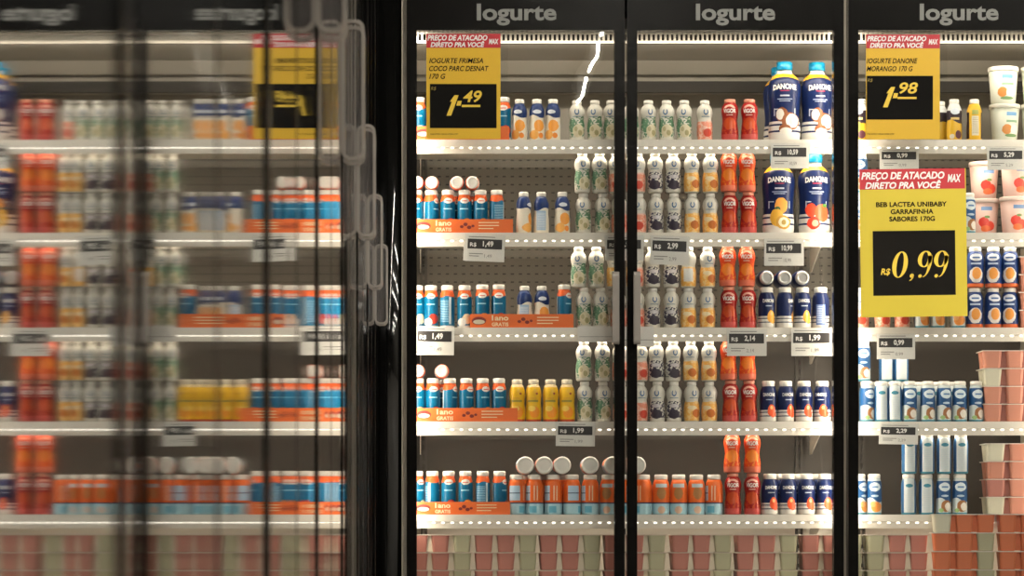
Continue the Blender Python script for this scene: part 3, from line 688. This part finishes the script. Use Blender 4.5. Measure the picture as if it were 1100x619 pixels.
tray(2, 505, 616, 14.5, 'orange cardboard tray holding five mixed bottles on the third shelf')
tray(3, 446, 556, 14.5, 'orange cardboard tray of blue bottles beside yellow bottles on the fourth shelf')
tray(4, 446, 548, 13.5, 'orange cardboard tray of blue bottles on the fifth shelf')

# ------------------------------------------------------------------ packs of square pots
POTC = {'p': mat('pink_pot', (0.50, 0.205, 0.165), .4), 'g': mat('pale_green_pot', (0.47, 0.46, 0.31), .4), 'o': mat('orange_pink_pot', (0.66, 0.19, 0.085), .4), 'w': mat('cream_pot', (0.68, 0.66, 0.52), .4), 'l': mat('light_pink_pot', (0.62, 0.27, 0.19), .4)}
M_lid = mat('pot_lid_sheet', (0.66, 0.58, 0.50), .35)
M_lidw = mat('white_lid_sheet', (0.74, 0.70, 0.64), .35)
M_webo = mat('orange_gap_glow', (0.55, 0.13, 0.045), .5); M_webl = mat('pink_divider', (0.34, 0.12, 0.09), .5)  # orange web colour stands in for the glow between the orange pots
M_web = mat('cream_divider', (0.74, 0.66, 0.52), .5)
def pot_mesh(c, h):
    k = ('pot', c, h)
    if k not in KINDS:
        KINDS[k] = MB().rings([(7.4, 7.4, 0), (8.1, 8.1, .8), (9.6, 9.6, h-1.6), (9.7, 9.7, h-.9), (10.4, 10.4, h-1.1), (10.4, 10.4, h-.95)], U).mesh('pot', POTC[c])
    return KINDS[k]
def pack(cols, xs, z, h, y, label, lid=M_lid, depth=2, web=None):
    """pots hanging from one lid sheet: a front row and a rear row"""
    n = len(xs); xm = sum(xs)/n
    t = thing('pot_pack', label, 'yogurt pots', (X(xm, y), y, z), None, 'multipacks of square yogurt pots')
    for r in range(depth):
        for c, x in zip(cols, xs): link('pot', pot_mesh(c, h), t, (X(x, y)-X(xm, y), (10.6 + r*21.6)*U, 0))
    lo, hi = X(xs[0]-11.2, y)-X(xm, y), X(xs[-1]+11.2, y)-X(xm, y)
    part('lid_sheet', MB().box(lo, hi, 0, 21.6*depth*U, (h-.9)*U, h*U), lid, t)
    g = MB()
    for a_, b_ in zip(xs, xs[1:]):
        m_ = X((a_+b_)/2, y)-X(xm, y); q = (b_-a_)/2*U
        g.prism([(m_-q+10.0*U, (h-1)*U), (m_-q+7.9*U, .6*U), (m_+q-7.9*U, .6*U), (m_+q-10.0*U, (h-1)*U)], 'y', 5*U, 5.6*U)
    if n > 1: part('divider_web', g, web or M_web, t)
H1 = 19.0
bot = [('ppg', (450, 473, 496.5)), ('ppg', (520, 543.5, 567)), ('ppg', (589.5, 612.7, 636)), ('ppg', (659, 682.3, 705.7)), ('ppg', (731, 753.8, 776.6)), ('ppg', (800.8, 823.9, 847.5)), ('ppg', (871.3, 894, 917.3)), ('gpp', (941.2, 964.5, 987.5))]
RWN = ['top', 'second', 'third']
for i, (c, xs) in enumerate(bot):
    for r in range(3):
        pack(c, xs, ZD + (2-r)*(H1*U+.0003) + .0003, H1, YS + .004, 'pack of pink and pale green pots, %s from left, %s layer, fridge bottom' % (ORD[i], RWN[r]))
# taller orange-pink stack at the front right
for r, (c1, c2) in enumerate((('woo', 'oo'), ('oog', 'oo'), ('oog', 'oo'), ('oog', 'oo'))):
    z = ZD + (3-r)*(H1*1.035*U+.0003) + .0003
    pack(c1, (1013, 1036.5, 1059.5), z, H1*1.035, 10.052, 'pack of orange-pink pots, left stack at bottom right, %s layer from top' % ORD[r], M_lidw, 1, M_webo)
    pack(c2, (1083, 1106.5), z, H1*1.035, 10.052, 'pack of orange-pink pots, right stack at bottom right, %s layer from top' % ORD[r], M_lidw, 1, M_webo)
for s, rows, x0 in ((4, ('wll', 'lll', 'pll', 'wll'), 1070.5), (3, ('lll', 'wll', 'lll', 'lll'), 1067)):
    for r, c in enumerate(rows):
        pack(c, (x0, x0+23.5, x0+47), SZ[s] + (3-r)*(H1*U+.0003) + .0003, H1, YS + .006, 'pack of light pink pots on the %s shelf, %s layer from top' % (SNAME[s], ORD[r]), M_lidw, 2, M_webl)
for r in range(4):
    pack('l', (1106,), SZ[2] + (3-r)*(H1*U+.0003) + .0003, H1, YS + .006, 'pack of light pink pots on the third shelf, %s layer from top' % ORD[r], M_lidw)

# ------------------------------------------------------------------ shelf price tags
M_card = mat('tag_card', (0.70, 0.69, 0.65), .45)
M_tband = mat('tag_band', (0.022, 0.020, 0.020), .45)
M_tink = mat('tag_grey_ink', (0.22, 0.21, 0.20), .6)
def price_tag(x0, x1, y0, y1, s, price, label, tilt=0.0, double=False):
    d = YS - .008; a, b = X(x0, d), X(x1, d); h = Z(y0, d) - Z(y1, d); w2 = (b-a)/2
    t = thing('shelf_price_tag', label, 'price tag', ((a+b)/2, d, Z(y1, d)), (0, math.radians(tilt), 0), 'electronic-looking shelf price tags')
    part('card', MB().box(-w2, w2, 0, .0014, 0, h), M_card, t)
    if double: part('rear_card', MB().box(-w2-.006, w2-.008, .002, .003, -.003+.004, h*.6), M_card, t)
    part('holder', MB().box(-w2-.002, w2+.002, .0016, .0030, h*.55, h+.002), M_sleeve, t)
    part('dark_band', MB().box(-w2+.006, w2-.008, -.0006, 0, h*.47, h*.84), M_tband, t)
    part('price', flat_text(flat_text(MB(), price, -w2*.12, w2*.42, h*.53, h*.77, -.0012, .03), 'R$', -w2*.78, -w2*.45, h*.53, h*.70, -.0012, .02), INKW, t)
    g = MB()
    g.box(-w2*.85, w2*.5, -.0006, 0, h*.905, h*.935).box(-w2*.8, -w2*.1, -.0006, 0, h*.27, h*.30).box(-w2*.8, -w2*.3, -.0006, 0, h*.18, h*.21)
    flat_text(g, price, -w2*.02, w2*.36, h*.12, h*.27, -.0008, .0)
    part('small_print', g, M_tink, t)
price_tag(828, 869, 154.5, 181, 0, '10,59', 'price tag on the top shelf edge above the large yellow-fruit bottle')
price_tag(945, 987, 159.5, 182, 0, '0,99', 'price tag on the top shelf edge above the big low yellow sign')
price_tag(1060.5, 1101, 158, 182.5, 0, '5,29', 'price tag on the top shelf edge below the white pails')
price_tag(499.5, 541.5, 252.5, 281, 1, '1,49', 'price tag hanging tilted below the second shelf tray of blue bottles', 2.2, True)
price_tag(650, 691.5, 253.5, 280, 1, '1,99', 'price tag half hidden behind the meeting door stiles, second shelf')
price_tag(698, 739.5, 254, 284.5, 1, '2,99', 'price tag on the second shelf edge below the black berry bottles', 2.0)
price_tag(821, 863.5, 257, 285.5, 1, '10,99', 'price tag on the second shelf edge below the large yellow-fruit bottle')
price_tag(446, 487.5, 351, 381.5, 2, '1,49', 'price tag at the left end of the third shelf edge', 1.0)
price_tag(781, 823.5, 354, 382.5, 2, '2,14', 'price tag on the third shelf edge below the red bottles')
price_tag(850, 894, 353, 382.5, 2, '1,99', 'price tag on the third shelf edge below the navy bottles')
price_tag(942, 983, 359, 386, 2, '0,99', 'price tag on the third shelf edge below the big yellow sign')
price_tag(597, 639, 454, 479.5, 3, '1,99', 'pale price tag on the fourth shelf edge below the yellow bottles', 0.8)
price_tag(944, 986, 455.5, 477.5, 3, '2,29', 'price tag on the fourth shelf edge below white and blue bottles', 1.0)
d = YS - .008
for a, b, y0, y1, lb in ((620.5, 661, 350.5, 367.5, 'blank white card left of the meeting stiles, third shelf edge'), (664, 702.5, 351, 372.5, 'blank white card right of the meeting stiles, third shelf edge')):
    t = thing('blank_shelf_card', lb, 'card', (X((a+b)/2, d), d, Z(y1, d)), None, 'blank shelf cards')
    w2 = (X(b, d)-X(a, d))/2; h = Z(y0, d)-Z(y1, d)
    part('card', MB().box(-w2, w2, 0, .0015, 0, h), mat('white_card', (.78, .76, .72), .5), t)
    part('fold_line', MB().box(-w2+.005, w2, -.0006, 0, h*.32, h*.35), M_tink, t)

# ------------------------------------------------------------------ yellow signs in clear sleeves on the doors
M_yel = noisy('yellow_paper', (0.74, 0.455, 0.008), (0.71, 0.435, 0.008), 4, .5)
M_yel2 = noisy('bright_yellow_paper', (0.64, 0.50, 0.022), (0.61, 0.475, 0.02), 4, .5)
M_red = mat('red_header', (0.50, 0.008, 0.018), .45)
M_blk = mat('black_print', (0.008, 0.007, 0.006), .6, spec=0.05)
M_gold = mat('yellow_print', (0.85, 0.58, 0.04), .5)
SY = 9.990
def sign(x0, x1, y0, y1, label, tilt, build, yel, sleeve):
    w2 = (X(x1)-X(x0))/2; h = Z(y0)-Z(y1)
    t = thing('price_sign', label, 'sign', ((X(x0)+X(x1))/2, SY, Z(y1)), (0, math.radians(tilt), 0), 'yellow price signs')
    part('paper', MB().box(-w2, w2, 0, .0008, 0, h), yel, t)
    if sleeve: part('clear_sleeve', MB().box(-w2-.004, w2+.022, -.0022, -.0016, -.004, h+.004), M_sleeve, t)
    sx = 2*w2/(x1-x0)
    def R(px): return -w2 + (px-x0)*sx
    def S(py): return (y1-py)*PX
    build(t, R, S)
def header(t, R, S, x0, x1, y0, yb, T):
    part('red_header', MB().box(R(x0), R(x1), -.0004, 0, S(yb), S(y0)), M_red, t)
    g = MB()
    for s, a, b, c, d_ in T: flat_text(g, s, R(a), R(b), S(d_), S(c), -.0009, .035, .22)
    part('header_lettering', g, INKW, t)
def slab(g, R, S, pts): g.poly([(R(a), -.0010, S(b)) for a, b in pts]); return g
def one_price(t, R, S, one, comma, dec, txt, under):
    g = MB(); slab(g, R, S, one); slab(g, R, S, comma)
    flat_text(g, txt, R(dec[0]), R(dec[1]), S(dec[3]), S(dec[2]), -.0010, .02, .22); slab(g, R, S, under)
    part('price_digits', g, M_gold, t)
def s1(t, R, S):
    header(t, R, S, 458, 537.6, 36.8, 52, [('PREÇO DE ATACADO', 459.2, 523.5, 38.2, 45.5), ('DIRETO PRA VOCÊ', 462.5, 520.3, 44.6, 51.2), ('MAX', 525, 535.5, 42.3, 48)])
    part('price_box', MB().box(R(461.8), R(533.4), -.0004, 0, S(138.2), S(90.7)), M_blk, t)
    g = MB()
    for s, a, b, c, d_ in (('IOGURTE FRIMESA', 461, 519, 63, 68.5), ('COCO PARC DESNAT', 461, 525, 71.3, 77), ('170 G', 461, 478.5, 79.8, 85.4)): flat_text(g, s, R(a), R(b), S(d_), S(c), -.0009, .015, .25)
    flat_text(g, 'MAXIMO 10UN POR CPF', R(462), R(492), S(145.4), S(143.8), -.0009, 0, .2)
    part('print', g, M_blk, t)
    part('currency', flat_text(MB(), 'R$', R(462.8), R(468.5), S(98), S(93.8), -.0009, 0, .25), mat('dull_yellow_print', (.35, .24, .03), .5), t)
    one_price(t, R, S, [(479.6, 124.8), (484.6, 124.8), (492.6, 102.8), (488.2, 102.8), (483.2, 109.8), (485.4, 109.8)], [(490.2, 114), (494.8, 114), (496, 109), (491.6, 109)], (497.5, 517.5, 97.8, 110.6), '49', [(496, 113.2), (515.8, 113.2), (515.8, 115.6), (496, 115.6)])
sign(458, 537.6, 36.8, 149.7, 'yellow sign reading 1,49 with red header on the left door', 0.0, s1, M_yel, True)
def s2(t, R, S):
    header(t, R, S, 930, 1009, 37.6, 52.6, [('PREÇO DE ATACADO', 931, 994.5, 39.2, 46.2), ('DIRETO PRA VOCÊ', 934, 991.5, 45.4, 52), ('MAX', 997, 1007, 42.5, 48.4)])
    part('price_box', MB().box(R(930.6), R(1001.6), -.0004, 0, S(129), S(82)), M_blk, t)
    g = MB()
    for s, a, b, c, d_ in (('IOGURTE DANONE', 930.5, 985, 63.2, 68.8), ('MORANGO 170 G', 930.5, 980, 71.6, 77.2)): flat_text(g, s, R(a), R(b), S(d_), S(c), -.0009, .015, .25)
    flat_text(g, 'MAXIMO 10UN POR CPF', R(931), R(960), S(145.4), S(143.8), -.0009, 0, .2)
    part('print', g, M_blk, t)
    part('currency', flat_text(MB(), 'R$', R(931.4), R(937), S(89), S(85), -.0009, 0, .25), MATS['dull_yellow_print'], t)
    one_price(t, R, S, [(948, 115.8), (953, 115.8), (961, 94), (956.6, 94), (951.6, 100.8), (953.8, 100.8)], [(958.4, 106), (963, 106), (964.2, 100.6), (959.8, 100.6)], (965.5, 985.5, 89, 101.4), '98', [(963.6, 104.6), (984, 104.6), (984, 106.9), (963.6, 106.9)])
sign(929.8, 1009, 37.6, 150, 'yellow sign reading 1,98 with red header, upper sign on right door', 0.0, s2, M_yel, True)
def serif_digits(t, R, S):
    """bold slanted numerals 0,99 with thick sides and thin tops"""
    g = MB()
    sh = .16
    def P(cx, cy, dx, dy): return (R(cx + dx + sh*dy), -.0010, S(cy - dy))
    def ring(cx, cy, ao, bo, ai, bi, n=28):
        o = len(g.v)
        for k in range(n):
            a = 2*PI*k/n; g.v.append(P(cx, cy, ao*math.cos(a), bo*math.sin(a))); g.v.append(P(cx, cy, ai*math.cos(a), bi*math.sin(a)))
        for k in range(n):
            j = (k+1) % n; g.f.append((o+2*k, o+2*j, o+2*j+1, o+2*k+1)); g.sm.append(False)
    ring(967.0, 284.5, 8.2, 14.2, 3.6, 13.0)
    for cx in (993.8, 1011.2):
        ring(cx, 278.8, 7.6, 8.8, 3.2, 7.7)
        o = len(g.v); n = 14
        for k in range(n+1):
            q = k/n; a = math.radians(20 - 112*q)
            wd = 4.2*(1-q)**.8 + .7
            ex, ey = 7.6*math.cos(a), 17.5*math.sin(a)
            nx, ny = math.cos(a), math.sin(a)
            g.v.append(P(cx, 280.6, ex, ey)); g.v.append(P(cx, 280.6, ex - wd*nx, ey - wd*ny*.6))
        for k in range(n):
            g.f.append((o+2*k, o+2*k+2, o+2*k+3, o+2*k+1)); g.sm.append(False)
        m = 10; g.poly([P(cx, 297.0, -5.6 + 1.9*math.cos(2*PI*k/m), 1.9*math.sin(2*PI*k/m)) for k in range(m)])
    m = 12; g.poly([P(979.5, 296.6, 2.3*math.cos(2*PI*k/m), 2.3*math.sin(2*PI*k/m)) for k in range(m)])
    g.poly([P(979.5, 296.6, *p) for p in ((2.3, .2), (2.0, -2.2), (.2, -4.6), (-1.8, -5.8), (-1.9, -5.0), (-.4, -3.6), (.4, -1.6))])
    flat_text(g, 'R$', R(946.2), R(956.5), S(296.4), S(288.4), -.0010, .03, .2)
    part('price_digits', g, M_gold, t)
def s3(t, R, S):
    header(t, R, S, 924.6, 1037.8, 181.8, 203.6, [('PREÇO DE ATACADO', 926.5, 1015.8, 185, 194.6), ('DIRETO PRA VOCÊ', 930.5, 1012, 194, 203), ('MAX', 1019, 1033.5, 188, 196.6)])
    part('price_box', MB().box(R(938), R(1026.5), -.0004, 0, S(317.6), S(248.2)), M_blk, t)
    g = MB()
    for s, a, b, c, d_ in (('BEB LACTEA UNIBABY', 942, 1018, 217.2, 222.6), ('GARRAFINHA', 957.5, 1003.5, 225, 230.4), ('SABORES 170G', 956, 1005, 232.8, 238.2)): flat_text(g, s, R(a), R(b), S(d_), S(c), -.0009, .03)
    part('print', g, M_blk, t)
    serif_digits(t, R, S)
sign(924.6, 1038.8, 181.8, 340.6, 'large bright yellow sign reading 0,99 on the right door', -0.7, s3, M_yel2, False)

# ------------------------------------------------------------------ the long fridge on the left, seen along its doors
GX = X(407)                    # outer face of its door glass
lf = thing('aisle_fridge', 'long dark fridge along the left whose glass doors mirror the shelves', 'fridge', (GX, 5, 0))
def loc(mb):                   # meshes are written in room coordinates
    mb.v = [(a - GX, b - 5, c) for a, b, c in mb.v]; return mb
Y0L, Y1L = -1.25, 9.80
ZTL = ZT
part('carcass', loc(MB().box(-.85, -.83, Y0L, Y1L, .05, ZTL).box(-.83, GX-.06, Y0L, Y1L, .05, .35).box(-.83, GX-.06, Y0L, Y1L, ZTL-.1, ZTL).box(-.83, GX-.06, Y0L, Y0L+.02, .35, ZTL-.1).box(-.83, GX-.06, Y1L-.02, Y1L, .35, ZTL-.1)), M_dark, lf)
part('plinth', loc(MB().box(-.80, GX-.03, Y0L, Y1L, 0, .049)), M_black, lf)
for z in (SZ[0], SZ[1], SZ[2], SZ[3], SZ[4]):
    part('inner_shelf', loc(MB().box(-.82, -.36, Y0L+.03, Y1L-.03, z-.015, z)), M_dark, lf)
def left_door(ya, yb, meet, yaw=0.0):
    """a door from ya to yb; meet = the y of its handle side"""
    s = 1 if meet > (ya+yb)/2 else -1
    hinge = ya if s > 0 else yb
    g = MB(); L = abs(yb-ya) - .004; zb, zt_ = .22, ZTL
    # local: y runs from the hinge (0) to the handle side (s*L)
    def bx(a, b, x0, x1, z0, z1): g.box(x0, x1, min(s*a, s*b), max(s*a, s*b), z0, z1)
    bx(L-.016, L, -.034, .0018, zb, zt_)
    bx(.001, .009, -.026, .0004, zb, zt_)
    bx(.009, L-.016, -.030, .003, zb, zb+.05); bx(.009, L-.016, -.030, .003, Z(20), zt_)
    o = part('door', g, M_black, lf, (0, hinge-5, 0), (0, 0, yaw))
    p = MB(); p.box(-.007, 0, min(s*.009, s*(L-.016)), max(s*.009, s*(L-.016)), zb+.05, Z(20))
    part('glass', p, M_mirror, o)
    link('handle', HANDLE, o, (.0, s*(L-.028), (HZ0+HZ1)/2)); link('handle_plate', HPLATE, o, (.0, s*(L-.028), (HZ0+HZ1)/2))
    return o
YAW = {0: -.0024, 1: .0006, 2: .0, 3: -.0010, 4: .0009, 5: 0.0}
k = 0
ym = 1.34
while ym > Y0L: ym -= 1.29
while ym + .645 <= 9.80:
    for side in (-1, 1):
        a, b = (ym-.645, ym) if side < 0 else (ym, ym+.645)
        if a < Y0L - .01: continue
        yw = 0.0
        if abs(ym-1.34) < .01: yw = -.0022 if side < 0 else -.0003
        elif abs(ym-2.63) < .01: yw = .0004 if side < 0 else .0006
        left_door(a, b, ym, yw)
    ym += 1.29
# glossy corner post between the two fridges
cp = thing('corner_post', 'glossy black corner post between the two fridges', 'post', (-.10, 9.98, 0))
M_gloss = mat('glossy_black_plastic', (0.003, 0.003, 0.0028), 0.06, spec=0.5)
pa, pb = X(403)+.10, XL-.0155+.10
prof = [(pa + (pb-pa)*k/12, .012*(2*k/12-1)**2) for k in range(13)] + [(pb, .45), (pa, .45)]
g = MB().prism(prof, 'z', 0, ZT+.03)
for k in range(2, 14): g.sm[k] = True
part('post_body', g, M_gloss, cp)
part('return_panel', MB().box(-.30+.10, X(403)-.001+.10, -.17, .45, 0, ZT+.03), M_black, cp)
part('edge_trim', MB().box(XL-.015+.10, XL-.0125+.10, -.002, .05, 0, ZT+.03), M_alu, cp)
